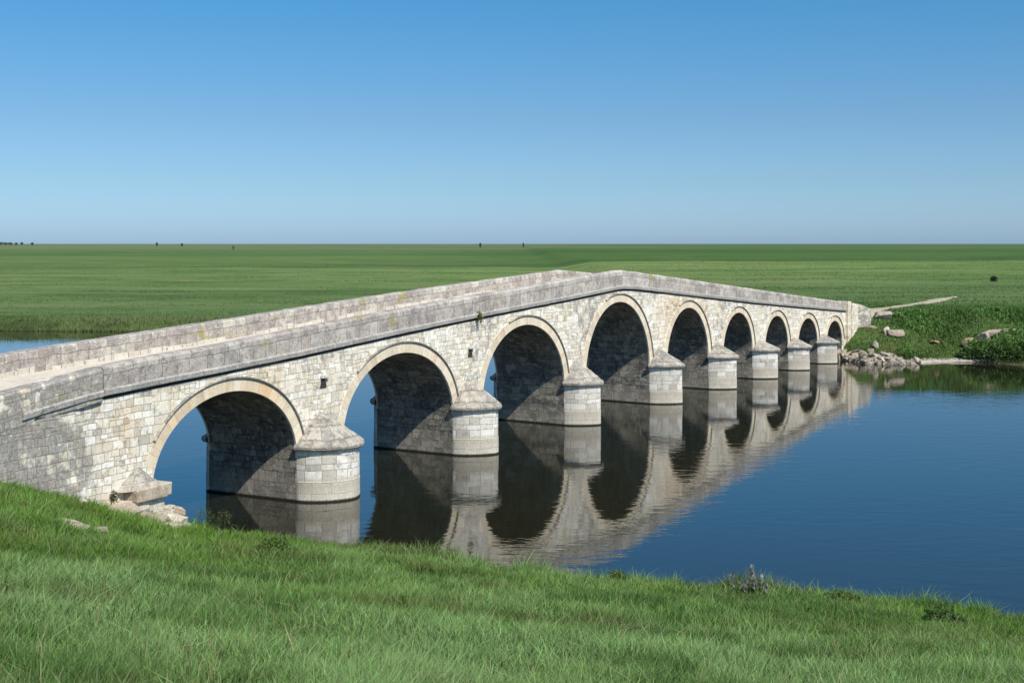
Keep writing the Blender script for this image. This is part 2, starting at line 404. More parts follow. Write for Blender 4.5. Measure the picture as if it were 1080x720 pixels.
# --- cutwaters with caps
def nose_plan(sl, sr, p, ex, N=36, over=0.0):
    c = (sl + sr) / 2; hw = (sr - sl) / 2 + over; out = []
    for k in range(N + 1):
        t = math.pi * k / N
        ct, stt = math.cos(t), math.sin(t)
        out.append((c - hw * math.copysign(abs(ct) ** (2 / ex), ct), (p + over) * abs(stt) ** (2 / ex)))
    return out
def nose(sl, sr, zc, za, p, ex, side):
    sg = -1 if side == 0 else 1
    d0 = 0 if side == 0 else W
    def Q(s, o, z): return BM(s, d0 + sg * o, z)
    mb = MB()
    zs = [-1.0, -.2, .08, .35, .62, .64, .9, 1.15, zc + .02]
    P = []; UV = []
    for (s, o) in nose_plan(sl, sr, p, ex):
        row = []
        for z in zs:
            g = 1.0 + (.012 if z < .63 else 0)
            e = wob(s * 2 + o, z, .015) * (1 if o > .02 else 0)
            c = (sl + sr) / 2
            row.append(Q(c + (s - c) * (g if o > .02 else 1), o * g + e, z))
        P.append(row)
    pl = nose_plan(sl, sr, p, ex); per = [0]
    for u, v in zip(pl, pl[1:]): per.append(per[-1] + math.dist(u, v))
    UV = [[(l + sl * 1.7, z) for z in zs] for l in per]
    mb.grid(P, UV, flip=side == 1)
    cw = bpart(mb, 'cutwater', M['cut'])
    mb = MB()
    H = za - zc
    prof = [(0.0, 0.0), (.11, .015), (.155, .07), (.16, .15), (.12, .22), (.05, .25)]   # overhang, height
    rows = []
    for ov, hh in prof: rows.append(('o', ov, zc + hh * .9))
    nst = 4
    for q in range(1, nst + 1):
        f = 1 - q / nst
        z = zc + .225 + (H - .225) * q / nst
        rows.append(('s', min(1, f + .10) if q < nst else .02, z - .03))
        if q < nst: rows.append(('s', f + .045, z))
    P = []
    mx = None
    NN = 36
    for kind, val, z in rows:
        pln = nose_plan(sl, sr, p, ex, NN, over=val if kind == 'o' else 0)
        c = (sl + sr) / 2; sc = 1 if kind == 'o' else val
        r = []
        for (s, o) in pln:
            e = wob(s * 2.5 + o, z, .05, 2.2) * (1 if o > .05 else 0) * min(1, sc * 2)
            r.append(Q(c + (s - c) * sc, max(o * sc, -.001) + e, z + e * .4))
        P.append(r)
    PT = [[P[a][b] for a in range(len(P))] for b in range(NN + 1)]
    pl = nose_plan(sl, sr, p, ex, NN); per = [0]
    for u, v in zip(pl, pl[1:]): per.append(per[-1] + math.dist(u, v))
    UV = [[(l + sl, a * .1) for a in range(len(P))] for l in per]
    mb.grid(PT, UV, flip=side == 1, smooth=False)
    bpart(mb, 'cutwater_cap', M['cap'])
for i, (sl, sr, zc, za) in enumerate(PIERS):
    pr = [1.33, 1.30, 1.28, 1.32, 1.25, 1.2, 1.1, 1.05][i]
    ex = [1.75, 1.62, 1.5, 1.42, 1.4, 1.4, 1.4, 1.4][i]
    nose(sl, sr, zc, za, pr, ex, 0)
    nose(sl, sr, zc, za - .2, .5, 2.0, 1)

# --- parapets: string course, wall and coping, swept along the bridge
def sweep(name, mat, sec, zf, s0, s1, step, outward, d0, amp=.012, mat_u=1.0, zt=None, seed=0.0, stn=0.0):
    """sec: list of (outward offset, fraction 0 base..1 top, absolute dz)"""
    mb = MB(); n = max(1, int(round((s1 - s0) / step)))
    sg = -1 if outward == 0 else 1
    P = []; UV = []
    per = [0]
    for (a, fa, za), (b, fb, zb) in zip(sec, sec[1:]): per.append(per[-1] + math.hypot(a - b, (fa - fb) * .85 + za - zb))
    for i in range(n + 1):
        s = s0 + (s1 - s0) * i / n
        lo, hi = zf(s), zt(s)
        row = []
        for q, (o, fr, dz) in enumerate(sec):
            z = lo + (hi - lo) * fr + dz
            e = wob(s * 1.0, q * .7 + seed, amp, 1.7); e2 = wob(s, q * .7 + 5 + seed, amp, 1.7)
            row.append(BM(s, d0 + sg * (o + e), z + e2))
        P.append(row); UV.append([(s, l) for l in per])
    mb.grid(P, UV, [[stn] * len(sec)] * len(P), flip=(outward == 1))
    for end in (0, n):      # close the ends
        ids = [mb.vert(p) for p in P[end]]
        if (end == 0) == (outward == 0): ids = ids[::-1]
        mb.face(ids, [(0, 0)] * len(ids))
    return bpart(mb, name, mat)
def front_run(s0, s1, off=0.0, seed=0.0, mat='parapet', stn=0.0, sstr=None):
    sweep('string_course', M['coping'], [(-.30, 0, 0.0), (.05 + off, 0, .0), (.10 + off, 0, .03), (.115 + off, 0, .15), (.08 + off, 0, .19), (-.30, 0, .19)], zstr, sstr or s0, s1, .3, 0, 0, .010, zt=ztop, seed=seed)
    sweep('parapet', M[mat], [(-.42, 0, .18 if not sstr else -.1), (.055 + off, 0, .18 if not sstr else -.1), (.06 + off, .45, .08), (.05 + off, 1, -.07), (.01 + off, 1, -.012), (-.10, 1, .01), (-.36, 1, .0), (-.42, 1, -.03), (-.43, .5, 0), (-.42, 0, .18)], zstr, s0, s1, .3, 0, 0, .014, zt=ztop, seed=seed, stn=stn)
front_run(-8.02, 57.0)
front_run(-22.0, -8.09, .035, 3.0, 'wall', .95, -10.6)
def zfar(s): return interp(FARTOP, s)
sweep('string_course', M['coping'], [(-.30, 0, 0.0), (.06, 0, .0), (.25, 0, .03), (.26, 0, .15), (.19, 0, .19), (-.30, 0, .19)], zstr, -22, 57.2, .4, 1, W, zt=zfar, seed=8)
sweep('parapet', M['parapet'], [(-.28, 0, .18), (.2, 0, .18), (.2, .5, 0), (.2, 1, -.07), (.16, 1, -.012), (.05, 1, .01), (-.22, 1, 0), (-.28, 1, -.04), (-.28, .5, 0), (-.28, 0, .18)], zstr, -22, 57.2, .3, 1, W, .014, zt=zfar, seed=11)
# pale base course at the foot of the far parapet, broken into blocks
s = -14.0; k = 0
mb = MB()
def mb_box(mb, s0, s1, d0, d1, z0a, z0b, z1a, z1b, j=.01):
    c = []
    for (s_, za, zb) in ((s0, z0a, z1a), (s1, z0b, z1b)):
        for d in (d0, d1):
            for z in (za, zb):
                c.append(BM(s_ + random.uniform(-j, j), d + random.uniform(-j, j), z + random.uniform(-j, j)))
    ids = [mb.vert(p) for p in c]
    for q in ((0, 2, 3, 1), (4, 5, 7, 6), (0, 1, 5, 4), (2, 6, 7, 3), (1, 3, 7, 5), (0, 4, 6, 2)):
        mb.face([ids[x] for x in q], [(s0 + (x // 4) * (s1 - s0) + ((x >> 1) & 1) * (d1 - d0), c[x][2]) for x in q])
while s < 30:
    l = random.uniform(.35, .9)
    if random.random() < .82:
        hh = random.uniform(.08, .17)
        mb = MB(); mb_box(mb, s, s + l - .03, W - .29 - random.uniform(.04, .12), W - .25, zdeck(s) - .1, zdeck(s + l) - .1, zdeck(s) + hh, zdeck(s + l) + hh)
        bpart(mb, 'kerb_block', M['pale'])
    s += l
# deck
mb = MB(); P = []; UV = []
for i in range(200):
    s = -26 + i * (88 / 199)
    P.append([BM(s, .2 + (W - .4) * j / 6, zdeck(s) + .03 * math.sin(j * math.pi / 6) + wob(s, j, .012)) for j in range(7)])
    UV.append([(s, .5 * j) for j in range(7)])
mb.grid(P, UV)
bpart(mb, 'deck', M['deck'])

# --- far end: pilaster, second pilaster and the splayed wing wall
mb = MB(); mb_box(mb, 57.0, 57.6, -.20, .6, .3, .3, ztop(57.2) + .10, ztop(57.6) + .08, .012); mb.st = [-.4] * 8
bpart(mb, 'pilaster', M['wall'])
mb = MB(); mb_box(mb, 57.63, 58.9, -.26, .6, .2, .2, ztop(58) + .0, ztop(58.9) - .06, .02)
bpart(mb, 'pilaster', M['wall'])
mb = MB()
A = BM(58.95, -.18, 0); ang = R(22)
P = []; UV = []
for i in range(9):
    t = i / 8 * 1.2
    x = A[0] + math.cos(ang) * t; y = A[1] + math.sin(ang) * t
    zt = 3.72 - .25 * t - .08 * t * t
    ST9 = [[.7] * 7] * 9
    P.append([(x - .0, y, .4 + (zt - .4) * j / 6) for j in range(7)]); UV.append([(t + 60, .4 + (zt - .4) * j / 6) for j in range(7)])
mb.grid(P, UV, ST9)
Q = [[p[-1], (p[-1][0] - .16, p[-1][1] + .42, p[-1][2])] for p in P]
mb.grid(Q, [[(i * .25, 0), (i * .25, .4)] for i in range(9)])
mb.grid([[P[-1][j], (P[-1][j][0] - .16, P[-1][j][1] + .42, P[-1][j][2])] for j in range(7)][::-1], [[(0, j * .5), (.4, j * .5)] for j in range(7)])
mb.grid([[P[0][j], (P[0][j][0] - .16, P[0][j][1] + .42, P[0][j][2])] for j in range(7)], [[(0, j * .5), (.4, j * .5)] for j in range(7)])
Bk = [[(q[0] - .16, q[1] + .42, q[2]) for q in p] for p in P]
mb.grid(Bk, UV, flip=True)
bpart(mb, 'wing_wall', M['wall'])

# --- bevelled blocks: eroded footing of the near abutment
def block_mesh(mb, c, size, rotz=0, tilt=0, j=.04):
    bm = bmesh.new(); bmesh.ops.create_cube(bm, size=1)
    for v in bm.verts: v.co = Vector((v.co.x * size[0] * random.uniform(1 - j, 1 + j), v.co.y * size[1] * random.uniform(1 - j, 1 + j), v.co.z * size[2] * random.uniform(1 - j, 1 + j)))
    bmesh.ops.bevel(bm, geom=list(bm.edges), offset=min(size) * .12, segments=2, affect='EDGES', profile=.6)
    bmesh.ops.rotate(bm, verts=bm.verts, cent=(0, 0, 0), matrix=__import__('mathutils').Matrix.Rotation(tilt, 3, 'X'))
    bmesh.ops.rotate(bm, verts=bm.verts, cent=(0, 0, 0), matrix=__import__('mathutils').Matrix.Rotation(rotz, 3, 'Z'))
    ids = {}
    for v in bm.verts: ids[v] = mb.vert(v.co + Vector(c))
    for f in bm.faces: mb.face([ids[v] for v in f.verts], [(v.co.x + v.co.y, v.co.z) for v in f.verts])
    bm.free()
bang = R(62.7)
for (s, d, z, sx, sy, sz, mt) in [(-6.75, -.12, 1.52, 1.15, .75, .34, 'rock_pink'), (-6.05, -.05, 1.50, .34, .6, .34, 'rock_pale'),
                                  (-6.75, .0, 1.12, 1.2, .7, .40, 'rock_pale'), (-6.15, -.05, .75, .7, .7, .36, 'rock'),
                                  (-7.0, -.12, .72, .9, .75, .36, 'rock_pink'), (-7.85, -.10, 1.05, .8, .5, .34, 'rock_pale'), (-6.4, -.1, .35, .9, .9, .36, 'rock_pale')]:
    mb = MB(); block_mesh(mb, BM(s, d, z), (sx, sy, sz), bang + random.uniform(-.03, .03))
    bpart(mb, 'footing_block', M[mt])
# sloping stub of an eroded cutwater cap above the block
mb = MB(); P = []
for i in range(13):
    t = math.pi * i / 12; r = []
    for j in range(6):
        f = j / 5; k = 1 - f * .92
        e = .05 * mnoise.noise(Vector((i * .5, j * .7, 2)))
        r.append(BM(-6.85 - math.cos(t) * .78 * k, -.42 * math.sin(t) * k - .03 - e, 1.66 + f * .50 + e))
    P.append(r)
mb.grid(P, [[(i * .15, j * .15) for j in range(6)] for i in range(13)])
bpart(mb, 'cap_stub', M['cap'])

# --- weep holes: flat dark faces painted as shaded openings, each under a stone lip
def dark_mat():
    T = NT('painted_opening_shade')
    c = T.ramp(T.noise(None, 30, 3), [(.3, (.02, .018, .015)), (.7, (.05, .045, .04))])
    return T.out(T.n('ShaderNodeBsdfPrincipled', None, Base_Color=c, Roughness=1.0).outputs[0])
M['dark'] = dark_mat()
for (s, z) in [(1.35, 3.55), (10.72, 3.78), (-7.6, 2.9)]:
    if s < 0: continue
    mb = MB(); ids = []
    pts = [(-.17, -.14), (.17, -.15), (.14, .04), (.02, .17), (-.10, .10)]
    for a_, b_ in pts: ids.append(mb.vert(BM(s + a_, -.035, z + b_)))
    mb.face(ids, [(0, 0)] * 5)
    h_ = bpart(mb, 'weep_hole', M['dark'])
    mb = MB(); block_mesh(mb, BM(s + .05, -.03, z + .2), (.36, .16, .09), bang - R(3))
    lip = mb.build('lintel', M['pale']); lip.data.transform(__import__('mathutils').Matrix.Translation(-bridge_off)); lip.parent = h_

# ------------------------------------------------------------------ terrain
NS = np.array([(-400, 60), (-60, 48), (-30, 42), (-14, 37.8), (-9, 35.0), (-8, 34.0), (-4, 31.9), (0, 29.6), (3.5, 28.4), (6.8, 27.6), (9.3, 26.5), (10.8, 25.5), (16, 23), (40, 12), (400, -60)])
FS = np.array([(-600, 150), (-60, 115), (-47, 113.6), (-37, 112.6), (-20, 109), (0, 101), (14, 93), (20, 88.5), (22.6, 85.2), (23.6, 82.6), (24.6, 82.2), (26.2, 82.2), (29.4, 83.4), (31.5, 83), (33.5, 81.0), (38, 80), (60, 78), (600, 70)])
def yn(x): return np.interp(x, NS[:, 0], NS[:, 1])
def yf(x): return np.interp(x, FS[:, 0], FS[:, 1])
def H(x, y):
    x = np.asarray(x, float); y = np.asarray(y, float)
    wig = (fbm(x, y, 2.2, 3) - .5) * .9
    tn = (yn(x) - y) * .89 + wig * sstep(3, 0, yn(x) - y - 0) * .8
    wl = sstep(-7.6, -11.6, x - (y - 31) * .0)
    tt = np.clip(tn, 0, None)
    near = .235 * tt + .085 * np.minimum(tt, 7.5) * wl + .05 * sstep(0, .6, tt)
    near = np.where(near > 6.0, 6.0 + (near - 6.0) * .3, near)
    near = near + (fbm(x, y, 3.5, 8) - .5) * .28 * sstep(.5, 5, tt) + (fbm(x, y, .8, 18) - .5) * .06 * sstep(.3, 2, tt)
    near = np.minimum(near, 9)
    tf = (y - yf(x)) + (fbm(x, y, 5, 5) - .5) * 1.6 * sstep(18, 40, np.abs(x - 23) + 18)
    wr = sstep(12, 24, x)
    tfc = np.clip(tf, 0, None)
    basez = 1.25 + 1.7 * wr
    bank = np.where(wr > .5, .12 * sstep(0, .6, tfc) + (basez - .12) * sstep(.3, 12.0, tfc * (1 + .25 * sstep(40, 30, x))), basez * sstep(-.3, 3.0, tfc) * .9 + .1 * basez * sstep(3, 20, tfc))
    dist = np.hypot(x * .6, y)
    far = bank + (6.6 - basez) * sstep(350, 4200, dist) + (fbm(x, y, 60, 21) - .5) * .9 * sstep(15, 120, tfc) + (fbm(x, y, 9, 25) - .5) * .28 * sstep(2, 15, tfc)
    under = -1.3
    z = np.where(tn > 0, near + .03, np.where(tf > 0, far + .02, under * sstep(0, 1.2, -np.maximum(tn, tf)) - .04))
    return z

def graded(segs):
    out = []
    for a, b, st in segs: out += list(np.arange(a, b, st))
    return np.array(out)
ys = graded([(-60, 4, 4), (4, 22, .5), (22, 38, .22), (38, 76, 2.5), (76, 98, .35), (98, 122, .7), (122, 200, 2.5), (200, 500, 12), (500, 1500, 50), (1500, 9001, 300)])
xs = graded([(-9000, -1500, 500), (-1500, -300, 80), (-300, -80, 12), (-80, -22, 1.5), (-22, 20, .3), (20, 48, .4), (48, 80, 1.5), (80, 300, 12), (300, 1500, 80), (1500, 9001, 500)])
XX, YY = np.meshgrid(xs, ys)
ZZ = H(XX, YY)
me = bpy.data.meshes.new('ground')
vs = np.stack([XX.ravel(), YY.ravel(), ZZ.ravel()], 1)
nx, ny = len(xs), len(ys)
idx = np.arange(nx * ny).reshape(ny, nx)
fc = np.stack([idx[:-1, :-1].ravel(), idx[:-1, 1:].ravel(), idx[1:, 1:].ravel(), idx[1:, :-1].ravel()], 1)
def np_mesh(me, vs, fc, smooth=True):
    me.vertices.add(len(vs)); me.vertices.foreach_set('co', vs.astype(np.float32).ravel())
    k = fc.shape[1]
    me.loops.add(len(fc) * k); me.loops.foreach_set('vertex_index', fc.astype(np.int32).ravel())
    me.polygons.add(len(fc)); me.polygons.foreach_set('loop_start', np.arange(0, len(fc) * k, k, dtype=np.int32))
    me.polygons.foreach_set('use_smooth', np.full(len(fc), smooth))
    me.update(calc_edges=True); me.validate()
np_mesh(me, vs, fc)
def ground_mat():
    T = NT('meadow_ground')
    pos = T.n('ShaderNodeNewGeometry').outputs['Position']
    sp = T.n('ShaderNodeSeparateXYZ', None, Vector=pos)
    X, Y, Z = sp.outputs
    m1 = T.n('ShaderNodeMapping', None, Vector=pos, Scale=(.012, .05, .05)).outputs[0]
    m2 = T.n('ShaderNodeMapping', None, Vector=pos, Scale=(.06, .22, .2)).outputs[0]
    m3 = T.n('ShaderNodeMapping', None, Vector=pos, Scale=(.0016, .006, .006)).outputs[0]
    a = T.noise(m1, 1.0, 6, .6); b = T.noise(m2, 1.0, 6, .65); c = T.noise(m3, 1.0, 5, .6); d = T.noise(pos, .9, 6, .7)
    green = T.ramp(T.math('ADD', T.math('MULTIPLY', a, .6), T.math('MULTIPLY', b, .4)),
                   [(.36, (.068, .125, .034)), (.46, (.110, .182, .054)), (.54, (.140, .212, .070)), (.64, (.185, .235, .090))])
    green = T.mix(1.0, green, T.ramp(d, [(.28, (.62, .66, .6)), (.5, (1, 1, 1)), (.72, (1.15, 1.12, 1.1))]), 'MULTIPLY')
    # tufts of darker growth
    tv = T.rng(T.noise(m2, 1.7, 5, .65), .56, .66)
    green = T.mix(T.math('MULTIPLY', tv, .7), green, (.048, .095, .026))
    green = T.mix(T.math('MULTIPLY', T.rng(T.noise(m1, 1.6, 5, .6), .52, .66), .5), green, (.20, .225, .10))
    # field beyond about 330 m is darker, then paler again
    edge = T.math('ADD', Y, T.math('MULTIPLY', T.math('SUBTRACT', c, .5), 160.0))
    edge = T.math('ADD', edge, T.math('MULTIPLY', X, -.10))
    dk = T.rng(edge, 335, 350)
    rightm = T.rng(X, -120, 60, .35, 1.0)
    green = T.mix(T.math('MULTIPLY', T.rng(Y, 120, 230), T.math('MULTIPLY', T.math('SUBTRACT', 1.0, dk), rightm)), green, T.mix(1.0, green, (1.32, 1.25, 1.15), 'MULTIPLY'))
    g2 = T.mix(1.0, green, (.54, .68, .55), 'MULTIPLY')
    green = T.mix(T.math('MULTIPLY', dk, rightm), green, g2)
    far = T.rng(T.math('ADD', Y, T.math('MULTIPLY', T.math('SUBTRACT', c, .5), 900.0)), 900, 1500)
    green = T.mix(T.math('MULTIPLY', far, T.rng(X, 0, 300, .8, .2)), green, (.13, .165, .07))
    fld = T.n('ShaderNodeTexVoronoi', {'feature': 'F1'}, Vector=T.n('ShaderNodeMapping', None, Vector=pos, Rotation=(0, 0, R(8)), Scale=(.0011, .0042, 0)).outputs[0], Scale=1.0, Randomness=.9)
    fs = T.n('ShaderNodeSeparateColor', None, Color=fld.outputs['Color'])
    green = T.mix(T.rng(Y, 300, 420, 0, .75), green, T.mix(1.0, green, T.ramp(fs.outputs[0], [(0, (.72, .82, .74)), (.5, (1, 1, .98)), (1, (1.28, 1.16, 1.1))]), 'MULTIPLY'))
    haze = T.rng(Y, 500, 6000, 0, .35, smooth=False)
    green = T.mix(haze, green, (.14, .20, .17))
    # bare earth low on the shores
    mud = T.math('MULTIPLY', T.rng(T.math('ADD', Z, T.math('MULTIPLY', T.math('SUBTRACT', d, .5), .5)), .35, .12), 1.0)
    green = T.mix(mud, green, (.15, .12, .08))
    dry = T.math('MULTIPLY', T.rng(T.noise(pos, .45, 5, .7), .60, .72), T.rng(X, 18, 24))
    green = T.mix(T.math('MULTIPLY', dry, T.rng(Y, 110, 90)), green, (.20, .165, .09))
    green = T.mix(T.rng(Z, 0, -.15), green, (.03, .032, .02))
    near = T.rng(Y, 45, 35)
    green = T.mix(near, green, T.ramp(d, [(.3, (.035, .06, .016)), (.7, (.07, .10, .03))]))
    bp = T.n('ShaderNodeBump', None, Strength=.9, Distance=.35, Height=T.math('ADD', d, T.noise(pos, 3.5, 5, .7)))
    sh = T.n('ShaderNodeBsdfPrincipled', None, Base_Color=green, Roughness=.95, Normal=bp.outputs[0])
    sh.inputs['Specular IOR Level'].default_value = .1
    return T.out(sh.outputs[0])
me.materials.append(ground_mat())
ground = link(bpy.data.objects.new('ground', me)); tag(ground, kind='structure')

# ------------------------------------------------------------------ river
me = bpy.data.meshes.new('river')
me.from_pydata([(-600, -80, 0), (600, -80, 0), (600, 160, 0), (-600, 160, 0)], [], [(0, 1, 2, 3)])
def water_mat():
    T = NT('river_water')
    pos = T.n('ShaderNodeNewGeometry').outputs['Position']
    m = T.n('ShaderNodeMapping', None, Vector=pos, Rotation=(0, 0, R(-18)), Scale=(.75, 1.5, 1)).outputs[0]
    n1 = T.noise(m, 1.3, 3, .5, .4); n2 = T.noise(m, 3.6, 3, .5); n3 = T.noise(pos, .12, 3, .5)
    calm = T.rng(n3, .38, .62, .35, 1.0)
    h = T.math('ADD', T.math('MULTIPLY', n1, .7), T.math('MULTIPLY', n2, .22))
    bp = T.n('ShaderNodeBump', None, Strength=T.math('MULTIPLY', calm, 1.0), Distance=.0115, Height=h)
    sh = T.n('ShaderNodeBsdfPrincipled', None, Base_Color=(.013, .014, .007, 1), Roughness=.02, IOR=1.78, Normal=bp.outputs[0])
    return T.out(sh.outputs[0])
me.materials.append(water_mat())
tag(link(bpy.data.objects.new('river', me)), kind='structure')

# ------------------------------------------------------------------ grass
def grass_mat(name='grass_blade', rough=.55):
    T = NT(name)
    col = T.n('ShaderNodeAttribute', {'attribute_name': 'tint'}).outputs['Color']
    d = T.n('ShaderNodeBsdfPrincipled', None, Base_Color=col, Roughness=rough)
    d.inputs['Specular IOR Level'].default_value = .35
    t = T.n('ShaderNodeBsdfTranslucent', None, Color=T.mix(1.0, col, (1.15, 1.1, .55), 'MULTIPLY'))
    mx = T.n('ShaderNodeMixShader', None, Fac=.28)
    T.t.links.new(d.outputs[0], mx.inputs[1]); T.t.links.new(t.outputs[0], mx.inputs[2])
    return T.out(mx.outputs[0])
M['grass'] = grass_mat()
def blades(name, x, y, z, hgt, wid, tint, lean=.35, bend=.5, windx=0.0, base_dark=.45, mat=None, parent=None):
    n = len(x)
    th = RNG.uniform(0, 2 * math.pi, n); ln = RNG.normal(0, lean, n) * hgt
    lx = np.cos(th) * ln + windx * hgt; ly = np.sin(th) * ln
    ph = RNG.uniform(0, math.pi, n); wx = np.cos(ph) * wid * .5; wy = np.sin(ph) * wid * .5
    P = np.zeros((n, 5, 3))
    for k, (f, wf) in enumerate(((0, 1), (0, -1), (.5, .8), (.5, -.8), (1, 0))):
        g = f ** (1 + bend)
        P[:, k, 0] = x + lx * g + wx * wf; P[:, k, 1] = y + ly * g + wy * wf
        P[:, k, 2] = z + hgt * (f - .18 * bend * f * f) - (.02 if f == 0 else 0)
    b = np.arange(n)[:, None] * 5
    quads = np.concatenate([b + [0, 1, 3, 2]], 1); tris = np.concatenate([b + [2, 3, 4]], 1)
    me = bpy.data.meshes.new(name)
    me.vertices.add(n * 5); me.vertices.foreach_set('co', P.astype(np.float32).ravel())
    li = np.concatenate([quads, tris], 1).astype(np.int32).ravel()
    me.loops.add(n * 7); me.loops.foreach_set('vertex_index', li)
    st = (np.arange(n)[:, None] * 7 + [0, 4]).astype(np.int32).ravel()
    me.polygons.add(n * 2); me.polygons.foreach_set('loop_start', st)
    me.polygons.foreach_set('use_smooth', np.full(n * 2, True))
    me.update(calc_edges=True)
    ca = me.attributes.new('tint', 'FLOAT_COLOR', 'POINT')
    col = np.ones((n, 5, 4))
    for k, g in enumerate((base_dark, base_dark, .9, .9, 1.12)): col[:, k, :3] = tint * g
    ca.data.foreach_set('color', col.astype(np.float32).ravel())
    me.materials.append(mat or M['grass'])
    return link(bpy.data.objects.new(name, me), parent)

def wall_side(x, y):
    """signed distance in front of the downstream face near the abutment (positive = towards the camera's side)"""
    ca, sa = math.cos(bang), math.sin(bang)
    rx, ry = x - PW[0][0], y - PW[0][1]
    return rx * sa - ry * ca
N = 640000
u = RNG.random(N); D = 7.2 * (36.0 / 7.2) ** (u ** .80)
kx = RNG.uniform(-.50, .48, N); X = kx * D
tn = (yn(X) - D) * .89
keep = (tn > -.1 + 0) & ((wall_side(X, D) > .1))
keep &= ~(((X + 8.9) / 1.75) ** 2 + ((D - 32.6) / 1.1) ** 2 + RNG.normal(0, .25, N) < 1)
z0 = H(X, D); keep &= z0 > .03
X, D, z0, tn = X[keep], D[keep], z0[keep], tn[keep]
p1 = fbm(X, D, 2.6, 31); p2 = fbm(X, D, .7, 37); p3 = fbm(X, D, 7, 41)
dens = RNG.random(len(X)) < (.55 + .6 * p2)
X, D, z0, tn, p1, p2, p3 = [a[dens] for a in (X, D, z0, tn, p1, p2, p3)]
n = len(X)
hg = (.06 + .15 * p1 + .20 * p2 ** 2) * RNG.uniform(.5, 1.5, n) * (1 + (.35 + .9 * sstep(.4, .7, fbm(X, D, 1.1, 49))) * sstep(1.7, 0.3, tn) * sstep(-7, -3, X))
wd = (.0032 + .00052 * D) * RNG.uniform(.6, 1.3, n)
pale = np.clip(sstep(.35, .7, p3) * .55 + .25 * sstep(.4, .7, p1) + sstep(22, 10, D) * .8 * sstep(7, -1, X), 0, 1)[:, None]
g_sat = np.array([.160, .295, .034]); g_pale = np.array([.250, .400, .140]); g_dark = np.array([.060, .145, .020]); g_dry = np.array([.26, .24, .12])
tint = g_sat * (1 - pale) + g_pale * pale
dk = (sstep(.50, .32, p1) * .6 + sstep(.62, .74, fbm(X, D, .9, 47)) * .7).clip(0, .9)[:, None]; tint = tint * (1 - dk) + g_dark * dk
tint = tint * RNG.uniform(.65, 1.35, (n, 1)) * np.array([1, 1, 1]) * (1 + RNG.normal(0, .06, (n, 3)))
brn = (sstep(.60, .72, fbm(X, D, 1.6, 45)) * .45)[:, None]; tint = tint * (1 - brn) + np.array([.16, .17, .06]) * brn
dry = RNG.random(n) < .03; tint[dry] = g_dry * RNG.uniform(.6, 1.2, (dry.sum(), 1))
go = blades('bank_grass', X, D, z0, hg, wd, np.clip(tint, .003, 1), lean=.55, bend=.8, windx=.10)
tag(go, 'uncut green grass covering the near river bank', 'grass', kind='stuff')
# long flowering stems rising over the turf
N = 26000
D = 7.5 * (33 / 7.5) ** RNG.random(N); X = RNG.uniform(-.46, .45, N) * D
tn = (yn(X) - D) * .89; z0 = H(X, D)
k = (tn > .1) & (wall_side(X, D) > .15) & (z0 > .05) & (RNG.random(N) < .22 + 1.2 * sstep(1.4, .1, tn) * sstep(.35, .6, fbm(X, D, 1.5, 91)))
X, D, z0, tn = X[k], D[k], z0[k], tn[k]; n = len(X)
tint = np.array([.16, .20, .075]) * RNG.uniform(.7, 1.6, (n, 1)) + np.array([.08, .05, .02]) * RNG.random((n, 1))
go = blades('grass_stems', X, D, z0, RNG.uniform(.3, .52, n), (.005 + .0004 * D) * RNG.uniform(.6, 1.2, n), tint, lean=.5, bend=1.4, windx=.12, base_dark=.7)
tag(go, 'tall pale grass stems and seed heads scattered over the near bank', 'grass', kind='stuff')

PATH = [(25.0, 89.9, 2.4), (27.0, 92.7, 2.0), (29.3, 96.0, 1.4), (32.3, 100.4, 1.5), (35.3, 104.8, 1.3), (38.3, 109.6, 1.1), (41.3, 115, .4)]
def off_path(x, y):
    ok = np.ones(len(x), bool)
    for (x0, y0, w0), (x1, y1, w1) in zip(PATH, PATH[1:]):
        dx, dy = x1 - x0, y1 - y0; t = np.clip(((x - x0) * dx + (y - y0) * dy) / (dx * dx + dy * dy), 0, 1)
        ok &= np.hypot(x - x0 - t * dx, y - y0 - t * dy) > (w0 + (w1 - w0) * t) * .5 + .1
    # keep the low side of the path clear too, so that it shows from the water
    return ok
# coarse arching blades and dead stalks close to the camera
N = 5200
D = 7.6 * (17 / 7.6) ** RNG.random(N); X = RNG.uniform(-.46, .45, N) * D
k = RNG.random(N) < .15 + 1.1 * sstep(.42, .66, fbm(X, D, 1.3, 43)); X, D = X[k], D[k]; z0 = H(X, D); n = len(X)
c = RNG.random(n)[:, None]
tint = np.where(c < .5, np.array([.20, .32, .11]), np.where(c < .8, np.array([.05, .12, .02]), np.array([.36, .33, .18]))) * RNG.uniform(.7, 1.25, (n, 1))
go = blades('coarse_grass', X, D, z0, RNG.uniform(.22, .48, n), RNG.uniform(.009, .017, n), tint, lean=.8, bend=1.6, windx=.15, base_dark=.6)
tag(go, 'coarse arching blades and dead stalks in the foreground turf', 'grass', kind='stuff')
